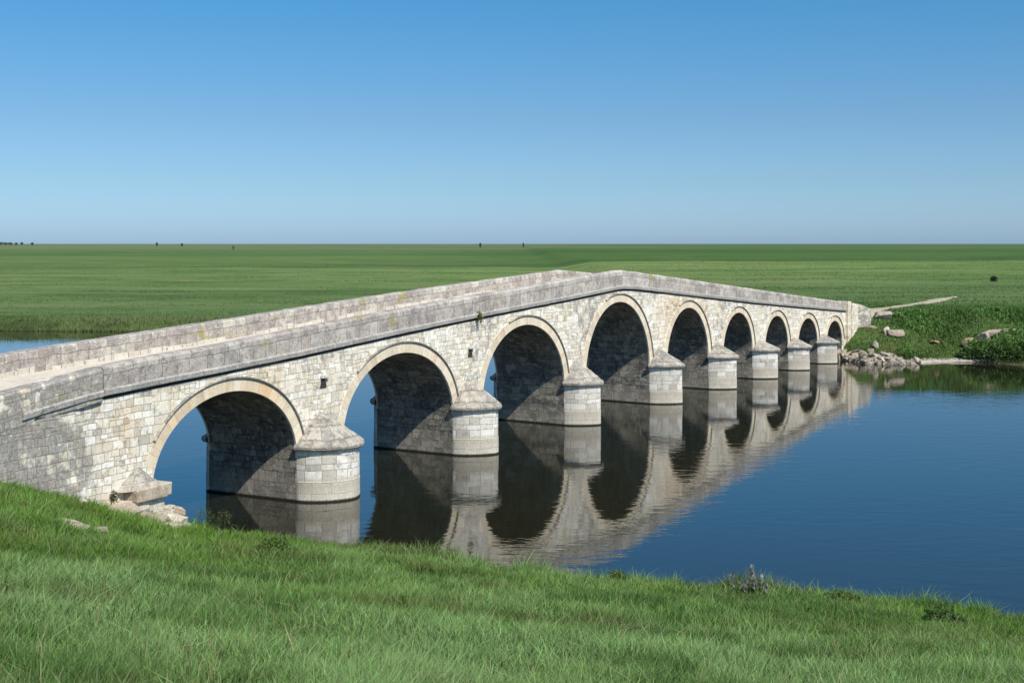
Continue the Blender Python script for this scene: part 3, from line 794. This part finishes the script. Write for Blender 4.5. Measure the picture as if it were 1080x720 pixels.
# meadow beyond the river
def in_view(N, d0, d1, k0=-.50, k1=.50, pw=1.0):
    D = d0 * (d1 / d0) ** (RNG.random(N) ** pw); return RNG.uniform(k0, k1, N) * D, D
X, D = in_view(150000, 82, 420, pw=.9)
tf = D - yf(X); k = (tf > .6) & (fbm(X * .45, D, 5, 51) + .3 * (fbm(X * .3, D, 24, 52) - .5) + RNG.normal(0, .04, len(X)) > .52 - .2 * sstep(6, 1, tf))
X, D, tf = X[k], D[k], tf[k]; z0 = H(X, D); n = len(X)
p = fbm(X * .35, D, 9, 61)
k = off_path(X, D); X, D, z0, p = X[k], D[k], z0[k], p[k]; n = len(X)
tint = np.array([.120, .200, .060])[None] * (1 - p[:, None] * .3) + np.array([.09, .08, .03]) * (p[:, None] - .3)
tint = np.clip(tint * RNG.uniform(.75, 1.25, (n, 1)), .004, 1)
go = blades('meadow_grass', X, D, z0, RNG.uniform(.06, .2, n) * (.6 + .8 * p), .03 + .0002 * D * RNG.uniform(.6, 1.4, n), tint, lean=.5, bend=.5, base_dark=.75)
tag(go, 'green meadow grass covering the plain beyond the river', 'grass', kind='stuff')
# lush weeds on the right bank
X = RNG.uniform(22.5, 56, 110000); D = yf(X) + RNG.uniform(.3, 20, 110000)
k = off_path(X, D); X, D = X[k], D[k]; z0 = H(X, D); n = len(X); p = fbm(X, D, 2.4, 73)
tint = (np.array([.145, .235, .060])[None] * (1.25 - .7 * p[:, None]) + np.array([.16, .10, .04])[None] * (sstep(.55, .75, fbm(X, D, 4, 75)) * sstep(32, 24, X))[:, None]) * RNG.uniform(.6, 1.35, (n, 1))
go = blades('bank_turf', X, D, z0, (.05 + .22 * p) * RNG.uniform(.5, 1.5, n), RNG.uniform(.03, .07, n), tint, lean=.5, bend=.5, base_dark=.6)
tag(go, 'rough short turf on the far right bank around the path', 'grass', kind='stuff')
X = RNG.uniform(23.5, 52, 90000); D = RNG.uniform(80, 106, 90000)
tf = D - yf(X)
dn = fbm(X, D, 3.2, 71)
lush = sstep(.42, .62, dn) * sstep(3.0, 5.5, tf + sstep(31, 36, X) * 4.5) * sstep(17, 11, tf) * sstep(23.5, 27, X)
lush *= np.where(off_path(X + .3, D + 1.6) & off_path(X + .2, D + .8) & off_path(X + .5, D + 2.6), 1, .04)
k = (RNG.random(len(X)) < lush) & (tf > .25) & off_path(X, D)
pxx = 31.0 + (D - 98) * 1.0
X, D, tf, dn = X[k], D[k], tf[k], dn[k]; z0 = H(X, D); n = len(X)
tint = np.array([.110, .215, .045]) * RNG.uniform(.4, 1.7, (n, 1)) * (.45 + 1.1 * fbm(X, D, 1.6, 77))[:, None]
go = blades('bank_weeds', X, D, z0, (.06 + .6 * (dn - .38)) * RNG.uniform(.5, 1.4, n) + .05, RNG.uniform(.06, .16, n), np.clip(tint, .004, 1), lean=.5, bend=.6)
tag(go, 'lush dark green weeds on the far right bank', 'weeds', kind='stuff')
# reeds on the left far bank
X = RNG.uniform(-62, 5, 40000); D = yf(X) + np.abs(RNG.normal(0, 1.1, 40000)) - .3
z0 = np.maximum(H(X, D), -.05); n = len(X); p = fbm(X, D, 3.0, 81)
tint = np.array([.16, .235, .075]) * RNG.uniform(.6, 1.3, (n, 1)); br = RNG.random(n) < .18; tint[br] = np.array([.20, .16, .09]) * RNG.uniform(.6, 1.2, (br.sum(), 1))
tint *= (.75 + .5 * sstep(.3, .6, p))[:, None]
go = blades('reeds', X, D, z0, (.12 + .5 * p) * RNG.uniform(.6, 1.15, n), RNG.uniform(.04, .09, n), tint, lean=.12, bend=.3, base_dark=.5)
tag(go, 'reeds lining the water edge of the far left bank', 'reeds', kind='stuff')

# ------------------------------------------------------------------ path and gravel beach
def strip_mat(name, c1, c2, c3):
    T = NT(name)
    pos = T.n('ShaderNodeNewGeometry').outputs['Position']
    a = T.noise(pos, 1.5, 6, .7); b = T.noise(pos, 9, 4, .7)
    base = T.ramp(T.math('ADD', T.math('MULTIPLY', a, .6), T.math('MULTIPLY', b, .4)), [(.35, c1), (.5, c2), (.65, c3)])
    bp = T.n('ShaderNodeBump', None, Strength=.6, Distance=.06, Height=b)
    return T.out(T.n('ShaderNodeBsdfPrincipled', None, Base_Color=base, Roughness=.95, Normal=bp.outputs[0]).outputs[0])
M['path'] = strip_mat('dirt_path', (.22, .21, .11), (.42, .37, .26), (.50, .45, .34))
M['gravel'] = strip_mat('shore_gravel', (.20, .17, .13), (.40, .36, .30), (.52, .48, .42))
def ribbon(name, pts, mat, lift, wob_=.25):
    mb = MB(); P = []
    for i in range(len(pts) - 1):
        (x0, y0, w0), (x1, y1, w1) = pts[i], pts[i + 1]
        n = max(2, int(math.hypot(x1 - x0, y1 - y0) / .5))
        l = math.hypot(x1 - x0, y1 - y0); nxx, nyy = -(y1 - y0) / l, (x1 - x0) / l
        for k in range(n + (i == len(pts) - 2)):
            t = k / n; w = w0 + (w1 - w0) * t; x = x0 + (x1 - x0) * t; y = y0 + (y1 - y0) * t
            row = []
            for j in range(7):
                o = (j / 6 - .5) * w + wob_ * (float(vnoise(x + j, y, 1.1, 90)) - .5) * (abs(j - 3) == 3)
                px, py = x + nxx * o, y + nyy * o
                row.append((px, py, float(H(px, py)) + lift - (.05 if j in (0, 6) else 0)))
            P.append(row)
    mb.grid(P, [[(0, 0)] * 7] * len(P), flip=True, smooth=True)
    o = mb.build(name, mat); tag(o, kind='structure'); return o
ribbon('path', PATH, M['path'], .07, .7)
ribbon('gravel_beach', [(26.5, 82.9, .9), (28.2, 83.5, 1.2), (30, 83.9, 1.0), (31.8, 83.5, .6), (33.0, 82.3, .3)], M['gravel'], .05)

# ------------------------------------------------------------------ rocks
def hull_rock(name, seed, size, mat, rough=.0, npts=16, bev=.06):
    rr = random.Random(seed); bm = bmesh.new()
    for _ in range(npts):
        v = Vector((rr.gauss(0, 1), rr.gauss(0, 1), rr.gauss(0, 1))).normalized()
        m = max(abs(v.x), abs(v.y), abs(v.z)); v = v / m * rr.uniform(.72, 1.0)
        bm.verts.new((v.x * size[0] / 2, v.y * size[1] / 2, v.z * size[2] / 2))
    r = bmesh.ops.convex_hull(bm, input=bm.verts)
    bmesh.ops.delete(bm, geom=[v for v in bm.verts if not v.link_faces], context='VERTS')
    bmesh.ops.bevel(bm, geom=list(bm.edges), offset=min(size) * bev, segments=1, affect='EDGES', clamp_overlap=True)
    me = bpy.data.meshes.new(name); bm.to_mesh(me); bm.free(); me.materials.append(mat)
    return me
def put_rock(name, me, loc, rz, tilt=(0, 0)):
    o = bpy.data.objects.new(name, me); o.location = loc; o.rotation_euler = (tilt[0], tilt[1], rz)
    return link(o)
def gz(x, y): return float(H(x, y))

# rubble at the far abutment: look-alike blocks spread over the shore
rub = [hull_rock('rubble_rock', 200 + i, (random.uniform(.5, .95), random.uniform(.4, .7), random.uniform(.3, .5)), M['rock']) for i in range(9)]
rr = random.Random(5)
for i in range(120):
    t = rr.random()
    x = 22.0 + t * 5.0 + rr.uniform(-.3, .3); y = float(yf(x)) - .5 + abs(rr.gauss(0, .9)) * (1.5 - .7 * t)
    z = max(gz(x, y), -.12) + rr.uniform(.02, .28) * (1.25 - t * .7)
    o = put_rock('rubble_rock', rub[i % 9], (x, y, z), rr.uniform(0, 6.28), (rr.uniform(-.4, .4), rr.uniform(-.4, .4)))
    sc = rr.uniform(.6, 1.25); o.scale = (sc, sc, sc)
    tag(o, 'broken limestone block in the rubble heap at the foot of the far abutment', 'rock', 'rubble blocks on the shore at the far abutment')
# scattered stones on the right bank, each with its own look
def px(xp, yp, zg=None, it=14):
    """ground point seen at a photo position, by marching the sight line over the terrain"""
    Ds = np.concatenate([np.arange(6, 130, .05), np.arange(130, 3000, 2)])
    xs_ = (xp - 540) / 1300 * Ds
    hit = np.maximum(H(xs_, Ds), 0) >= 8 - (yp - 257) * Ds / 1300
    D = float(Ds[np.argmax(hit)]); x = (xp - 540) / 1300 * D
    return x, D, max(gz(x, D), 0)
def one(name, xp, yp, size, mat, seed, label, rz=0, tilt=(0, 0), lift=.3, npts=16, cat='rock'):
    x, y, z = px(xp, yp)
    o = put_rock(name, hull_rock(name, seed, size, mat, npts=npts), (x, y, z + size[2] * lift), rz, tilt)
    tag(o, label, cat); return o
one('stone_slab', 930, 335, (1.9, 1.1, .7), M['rock'], 31, 'broad pale ruined masonry slab at the bridge end beside the path', .2, (.25, 0))
one('stone_slab', 943, 331.5, (1.6, .4, .22), M['rock'], 32, 'thin pale kerb stone lying right of the ruined slab by the path', .1)
one('boulder', 934, 352, (.6, .6, .75), M['rock_pale'], 33, 'pale upright boulder left of the long stone on the far bank', .3)
one('boulder', 945, 354, (1.7, .8, .6), M['rock_pink'], 34, 'long pale boulder with weeds above it on the far bank', .1)
one('boulder', 1021, 366, (.9, .8, .9), M['rock_tan'], 35, 'small tan boulder low on the far right bank', .5)
one('boulder', 986, 362, (.9, .5, .25), M['rock_tan'], 36, 'small reddish flat stone in the grass of the far right bank', .5)
one('stone_slab', 1052, 353, (3.0, 1.7, .6), M['rock_pink'], 37, 'large flat pale rock slab high on the far right bank', .15, (.15, -.12), lift=.35)
one('boulder', 1038, 360, (1.3, 1.0, 1.0), M['rock_pink'], 38, 'dull pinkish boulder below the large flat slab', .8)
one('boulder', 923, 368, (.5, .5, .8), M['rock_pale'], 39, 'small pale upright stone just above the rubble heap', .8)
one('boulder', 915, 346, (1.6, .4, .25), M['rock_pink'], 40, 'low flat stone ledge beside the end of the wing wall', 0)

# near abutment rubble
nr = [(118, 539, (1.0, .8, .35), 'rock_pink', 'flat pinkish stone at the left end of the footing rubble'),
      (133, 546, (1.0, .8, .40), 'rock_pink', 'pinkish slab second from the left in the footing rubble'),
      (147, 545, (.8, .7, .45), 'rock_pale', 'pale slab under the mossy gap of the footing'),
      (160, 552, (1.2, .8, .35), 'rock_pink', 'cracked pinkish slab sloping to the water below the footing'),
      (173, 544, (.9, .8, .5), 'rock_pale', 'pale block at the corner under the projecting footing block'),
      (187, 543, (.55, .5, .4), 'rock_pink', 'small pinkish stone lying on the squared block by the water'),
      (187, 553, (.6, .6, .42), 'rock_pale', 'squared white block beside the water at the bridge corner'),
      (194, 558, (.5, .4, .25), 'rock_pale', 'small white stone in the grass just right of the squared block'),
      (103, 533, (1.1, .7, .35), 'rock_pink', 'low pinkish stone at the foot of the wall above the rubble'),
      (178, 559, (.7, .5, .3), 'rock_pink', 'small stone half hidden by grass in front of the squared block')]
for i, (xp, yp, sz, mt, lb) in enumerate(nr):
    one('footing_stone', xp, yp, sz, M[mt], 60 + i, lb, R(60) + i * .17, (.12, .05), lift=.25, npts=22)
one('flat_stone', 73, 559, (1.05, .42, .16), M['rock'], 81, 'flat grey stone slab half sunk in the grass below the bridge wall', -.35, (.1, .05), lift=.55, npts=24)
one('flat_stone', 100, 562, (.5, .35, .16), M['rock'], 82, 'small grey stone right beside the flat slab in the grass', -.3, lift=.5)
one('flat_stone', 87, 535, (.24, .2, .13), M['rock_pale'], 83, 'little white stone in the grass close to the bridge wall', .3, lift=1.2)

# ------------------------------------------------------------------ plants
def leafy(name, x, y, z, r, h, n, tintc, lsize, label, cat='plant', stems=5, hs=.55):
    """foliage of small leaf faces on stems"""
    root = empty(name, (x, y, z)); tag(root, label, cat)
    th = RNG.uniform(0, 2 * math.pi, n); rr_ = r * np.sqrt(RNG.random(n)); hh = RNG.random(n) ** .7
    lump = .65 + .5 * vnoise(th * 2.2, hh * 4, 1.0, 97)
    lx = rr_ * np.cos(th) * lump * (1 - .45 * hh ** 2); ly = rr_ * np.sin(th) * lump * (1 - .45 * hh ** 2); lz = h * hh * lump
    P = np.zeros((n, 4, 3)); a = RNG.normal(0, 1, (n, 3)); a /= np.linalg.norm(a, axis=1)[:, None]
    b = np.cross(a, RNG.normal(0, 1, (n, 3))); b /= np.linalg.norm(b, axis=1)[:, None]
    ls = lsize * RNG.uniform(.6, 1.4, (n, 1)); c = np.stack([lx, ly, lz], 1)
    P[:, 0] = c - a * ls; P[:, 1] = c + b * ls * .42; P[:, 2] = c + a * ls; P[:, 3] = c - b * ls * .42
    me = bpy.data.meshes.new('foliage'); np_mesh(me, P.reshape(-1, 3), np.arange(n * 4).reshape(n, 4), False)
    ca = me.attributes.new('tint', 'FLOAT_COLOR', 'POINT')
    col = np.ones((n, 4, 4)); col[:, :, :3] = (np.array(tintc) * RNG.uniform(.5, 1.5, (n, 1)) * (.55 + .6 * hh[:, None]))[:, None, :]
    ca.data.foreach_set('color', col.astype(np.float32).ravel()); me.materials.append(M['grass'])
    link(bpy.data.objects.new('foliage', me), root)
    m = stems * 4
    sx = RNG.uniform(-r * .4, r * .4, m); sy = RNG.uniform(-r * .4, r * .4, m)
    blades('stem', sx, sy, np.zeros(m) - .03, np.full(m, h * hs) * RNG.uniform(.6, 1, m), np.full(m, max(.006, r * .012)), np.tile(np.array([.07, .08, .03]), (m, 1)), lean=.3, bend=.4, parent=root)
    return root
def at_px(xp, yp): return px(xp, yp)
# flowering spikes at the water's edge
x, y, z = at_px(792, 632)
root = empty('flowering_plant', (x, y, z)); tag(root, 'tall plant with pale flower spikes standing out against the water', 'plant')
for i, (dx, hh_) in enumerate([(-.32, .52), (-.18, .38), (-.04, .62), (.05, .5), (.18, .5), (.28, .33), (-.1, .3), (.02, .72)]):
    m = 60
    t = RNG.uniform(.0, 1, m); px_ = dx * (1 + .25 * t) + RNG.normal(0, .018, m); py_ = RNG.normal(0, .025, m)
    top = t > .45
    tint = np.where(top[:, None], np.array([.42, .40, .36]), np.array([.07, .12, .04])) * RNG.uniform(.6, 1.3, (m, 1))
    blades('flower_spike', px_, py_, t * hh_, np.where(top, .05, .09), np.where(top, .03, .02), tint, lean=.8, bend=.2, base_dark=.8, parent=root)
    blades('stem', np.full(3, dx) + RNG.normal(0, .01, 3), np.zeros(3), np.zeros(3) - .03, np.full(3, hh_ * 1.1), np.full(3, .025), np.tile(np.array([.10, .12, .06]), (3, 1)), lean=.03, bend=.1, parent=root)
for (xp, yp, r, h, n, tc, ls, lb) in [
    (672, 698, .30, .16, 700, (.022, .05, .012), .035, 'dark green leafy weed low in the foreground grass'),
    (290, 585, .55, .34, 1500, (.09, .15, .03), .03, 'bushy light green weed on the bank edge in front of the first pier'),
    (215, 556, .50, .55, 1100, (.10, .15, .035), .03, 'tall loose weed beside the water at the near bridge corner'),
    (236, 558, .35, .55, 700, (.12, .15, .05), .028, 'thin pale weed second from the near bridge corner'),
    (890, 640, .65, .28, 1500, (.10, .15, .035), .032, 'low weed with pinkish tips at the right bank edge'),
    (650, 618, .30, .36, 700, (.11, .17, .035), .03, 'yellow green tuft at the bank edge where the reflection ends'),
    (995, 662, .5, .3, 1100, (.05, .10, .02), .035, 'dark tussock near the right end of the bank')]:
    x, y, z = at_px(xp, yp)
    tall = 'tall' in lb or 'thin' in lb
    leafy('weed_plant', x, y, z, r, h, n // 3 if tall else n, tc, ls * (.75 if tall else 1), lb, stems=9 if tall else 5, hs=1.15 if tall else .55)
for (xp, yp, r, h, lb) in [(1030, 377, 1.1, 1.2, 'dark shrub at the end of the gravel beach'), (1046, 378, 1.3, 1.3, 'rounded green shrub at the water, second right of the beach'),
                           (1062, 378, 1.5, 1.6, 'taller green shrub at the water, third right of the beach'), (1080, 378, 1.6, 1.5, 'green shrub at the water cut by the right edge of the view'),
                           (1020, 378, .7, .7, 'small dark bush leaning over the beach stones'), (1070, 363, 1.5, 1.0, 'low bush below the large flat slab on the far bank'),
                           (1092, 372, 1.7, 1.6, 'outermost shrub beyond the right end of the far bank'), (957, 377, 1.2, .6, 'low dark bush above the right end of the rubble')]:
    x, y, z = at_px(xp, yp)
    leafy('shrub', x, y, z, r, h, 3000, (.12, .215, .055), .085, lb, 'shrub')
# plant hanging from the parapet
x, y, z = BM(11.2, -.17, 5.12)
rt = leafy('wall_plant', x, y, z - .22, .16, .45, 260, (.12, .16, .03), .035, 'small green plant growing out of the string course above the second pier', stems=2)
x, y, z = BM(-7.75, -.10, 1.35); leafy('wall_plant', x, y, z, .14, .38, 200, (.05, .06, .015), .03, 'mossy dark tuft in the gap of the footing masonry', stems=2)
x, y, z = BM(-6.9, -.45, .95); leafy('wall_plant', x, y, z, .25, .14, 250, (.09, .12, .03), .03, 'green tuft on top of the footing under the projecting block', stems=2)

# ------------------------------------------------------------------ distance
M['bark'] = rock_mat('bark', (.05, .04, .03), (.08, .065, .05), (.11, .09, .07))
def far_tree(xp, D, h, r, label, group=None):
    x = (xp - 540) / 1300 * D; z = gz(x, D)
    root = empty('distant_tree', (x, D, z - .2)); tag(root, label, 'tree', group)
    mb = MB(); P = []
    for i in range(5):
        t = i / 4; rad = h * .035 * (1 - .6 * t)
        P.append([(rad * math.cos(k), rad * math.sin(k), h * .6 * t) for k in [j * math.pi / 3 for j in range(7)]])
    mb.grid(P, [[(0, 0)] * 7] * 5); mb.build('trunk', M['bark'], root)
    n = 900; v = RNG.normal(0, 1, (n, 3)); v /= np.linalg.norm(v, axis=1)[:, None]
    c = v * (RNG.random((n, 1)) ** .4) * np.array([r, r, h * .36]) * (.7 + .5 * RNG.random((n, 1))) + np.array([0, 0, h * .64])
    a = RNG.normal(0, 1, (n, 3)); a /= np.linalg.norm(a, axis=1)[:, None]
    b = np.cross(a, v); b /= (np.linalg.norm(b, axis=1)[:, None] + 1e-6); ls = h * .05
    Pq = np.stack([c - a * ls, c + b * ls * .6, c + a * ls, c - b * ls * .6], 1)
    me = bpy.data.meshes.new('crown'); np_mesh(me, Pq.reshape(-1, 3), np.arange(n * 4).reshape(n, 4), False)
    ca = me.attributes.new('tint', 'FLOAT_COLOR', 'POINT'); col = np.ones((n, 4, 4))
    col[:, :, :3] = (np.array([.07, .10, .08]) * RNG.uniform(.6, 1.4, (n, 1)))[:, None, :]
    ca.data.foreach_set('color', col.astype(np.float32).ravel()); me.materials.append(M['grass'])
    link(bpy.data.objects.new('crown', me), root)
for (xp, D, h, r, lb) in [(1, 2200, 7.5, 6, 'leftmost distant tree on the horizon, cut by the left edge'), (6, 2200, 7, 5, 'second distant tree from the left on the horizon'),
                          (11, 2200, 7, 5, 'third distant tree from the left on the horizon'), (17, 2250, 6.5, 3, 'small distant tree closing the row at the left of the horizon'),
                          (23, 2250, 7, 3, 'lone distant tree just right of the row at the left horizon'), (34, 2200, 7, 2.6, 'lone small tree standing apart near the left horizon'),
                          (165.5, 1800, 7.5, 1.5, 'slender tree on the horizon left of the reddish post'), (192, 1800, 6, 2, 'low bush-like tree on the horizon nearest the reddish post'),
                          (506.5, 1500, 7, 1.3, 'slender dark tree on the horizon above the left slope of the bridge'), (552, 1500, 7, 1.0, 'slender dark tree on the horizon above the middle of the bridge')]:
    far_tree(xp, D, h, r, lb)
x, y, z = at_px(1048, 297); leafy('bush', x, y, z, .55, .7, 220, (.03, .045, .035), .16, 'small dark bush standing alone in the field above the right bank', 'bush')
# reddish brown post far left
D = 1100; x = (246 - 540) / 1300 * D
root = empty('field_marker', (x, D, gz(x, D))); tag(root, 'small reddish brown marker post standing in the far left field', 'post')
mb = MB()
def abox(mb, c, s_):
    ids = [mb.vert((c[0] + (i & 1 or -1) * s_[0] / 2, c[1] + ((i >> 1) & 1 or -1) * s_[1] / 2, c[2] + ((i >> 2) & 1 or -1) * s_[2] / 2)) for i in range(8)]
    for q in ((0, 2, 3, 1), (4, 5, 7, 6), (0, 1, 5, 4), (2, 6, 7, 3), (0, 4, 6, 2), (1, 3, 7, 5)): mb.face([ids[k] for k in q], [(0, 0)] * 4)
def plain(name, c):
    T = NT(name); a = T.noise(None, 8, 4)
    return T.out(T.n('ShaderNodeBsdfPrincipled', None, Base_Color=T.ramp(a, [(.3, tuple(v * .7 for v in c)), (.7, c)]), Roughness=.8).outputs[0])
M['rust'] = plain('rusty_brown', (.17, .055, .035)); M['postgrey'] = plain('dark_post', (.10, .08, .07))
abox(mb, (0, 0, .9), (.7, .6, 2.0)); mb.build('post', M['postgrey'], root)
mb = MB(); abox(mb, (0, 0, 3.0), (1.7, .9, 2.3)); abox(mb, (0, 0, 4.25), (1.1, .6, .22)); mb.build('head', M['rust'], root)

# ------------------------------------------------------------------ sky, sun, camera
SUN = Vector((.619 * math.cos(R(50)), -.785 * math.cos(R(50)), math.sin(R(50))))
w = bpy.data.worlds.new('World'); scene.world = w; w.use_nodes = True
nt = w.node_tree; nt.nodes.clear()
sky = nt.nodes.new('ShaderNodeTexSky'); sky.sky_type = 'NISHITA'; sky.sun_disc = False
sky.sun_elevation = R(50); sky.sun_rotation = math.atan2(.619, -.785); sky.altitude = 0
sky.air_density = 1.0; sky.dust_density = .6; sky.ozone_density = 2.2
bg = nt.nodes.new('ShaderNodeBackground'); bg.inputs[1].default_value = .13
wo = nt.nodes.new('ShaderNodeOutputWorld')
tc = nt.nodes.new('ShaderNodeTexCoord'); sx = nt.nodes.new('ShaderNodeSeparateXYZ'); nt.links.new(tc.outputs['Generated'], sx.inputs[0])
rp = nt.nodes.new('ShaderNodeValToRGB'); nt.links.new(sx.outputs[2], rp.inputs[0])
stops = [(0.0, (.53, .79, 1.32)), (.05, (.45, .665, .965)), (.10, (.405, .615, .84)), (.195, (.265, .66, .885)), (.36, (.27, .70, .95)), (1.0, (.85, .95, 1.0))]
el = rp.color_ramp.elements
while len(el) < len(stops): el.new(.5)
for e_, (p_, c_) in zip(el, stops): e_.position = p_; e_.color = (*c_, 1)
mxs = nt.nodes.new('ShaderNodeMix'); mxs.data_type = 'RGBA'; mxs.blend_type = 'MULTIPLY'; mxs.inputs[0].default_value = 1
nt.links.new(sky.outputs[0], mxs.inputs[6]); nt.links.new(rp.outputs[0], mxs.inputs[7])
nt.links.new(mxs.outputs[2], bg.inputs[0]); nt.links.new(bg.outputs[0], wo.inputs[0])
sl = bpy.data.lights.new('sun', 'SUN'); sl.energy = 5.0; sl.angle = R(.5); sl.color = (1, .945, .855)
so = bpy.data.objects.new('sun', sl); so.rotation_euler = SUN.to_track_quat('Z', 'Y').to_euler(); link(so)
cam = bpy.data.cameras.new('camera'); cam.sensor_width = 36; cam.lens = 36 * 1300 / 1080; cam.shift_y = -103 / 1080
cam.clip_start = .1; cam.clip_end = 20000
co = bpy.data.objects.new('camera', cam); co.location = (0, 0, 8); co.rotation_euler = (R(90), 0, 0); link(co)
scene.camera = co
scene.view_settings.view_transform = 'Standard'; scene.view_settings.look = 'None'; scene.view_settings.exposure = 0
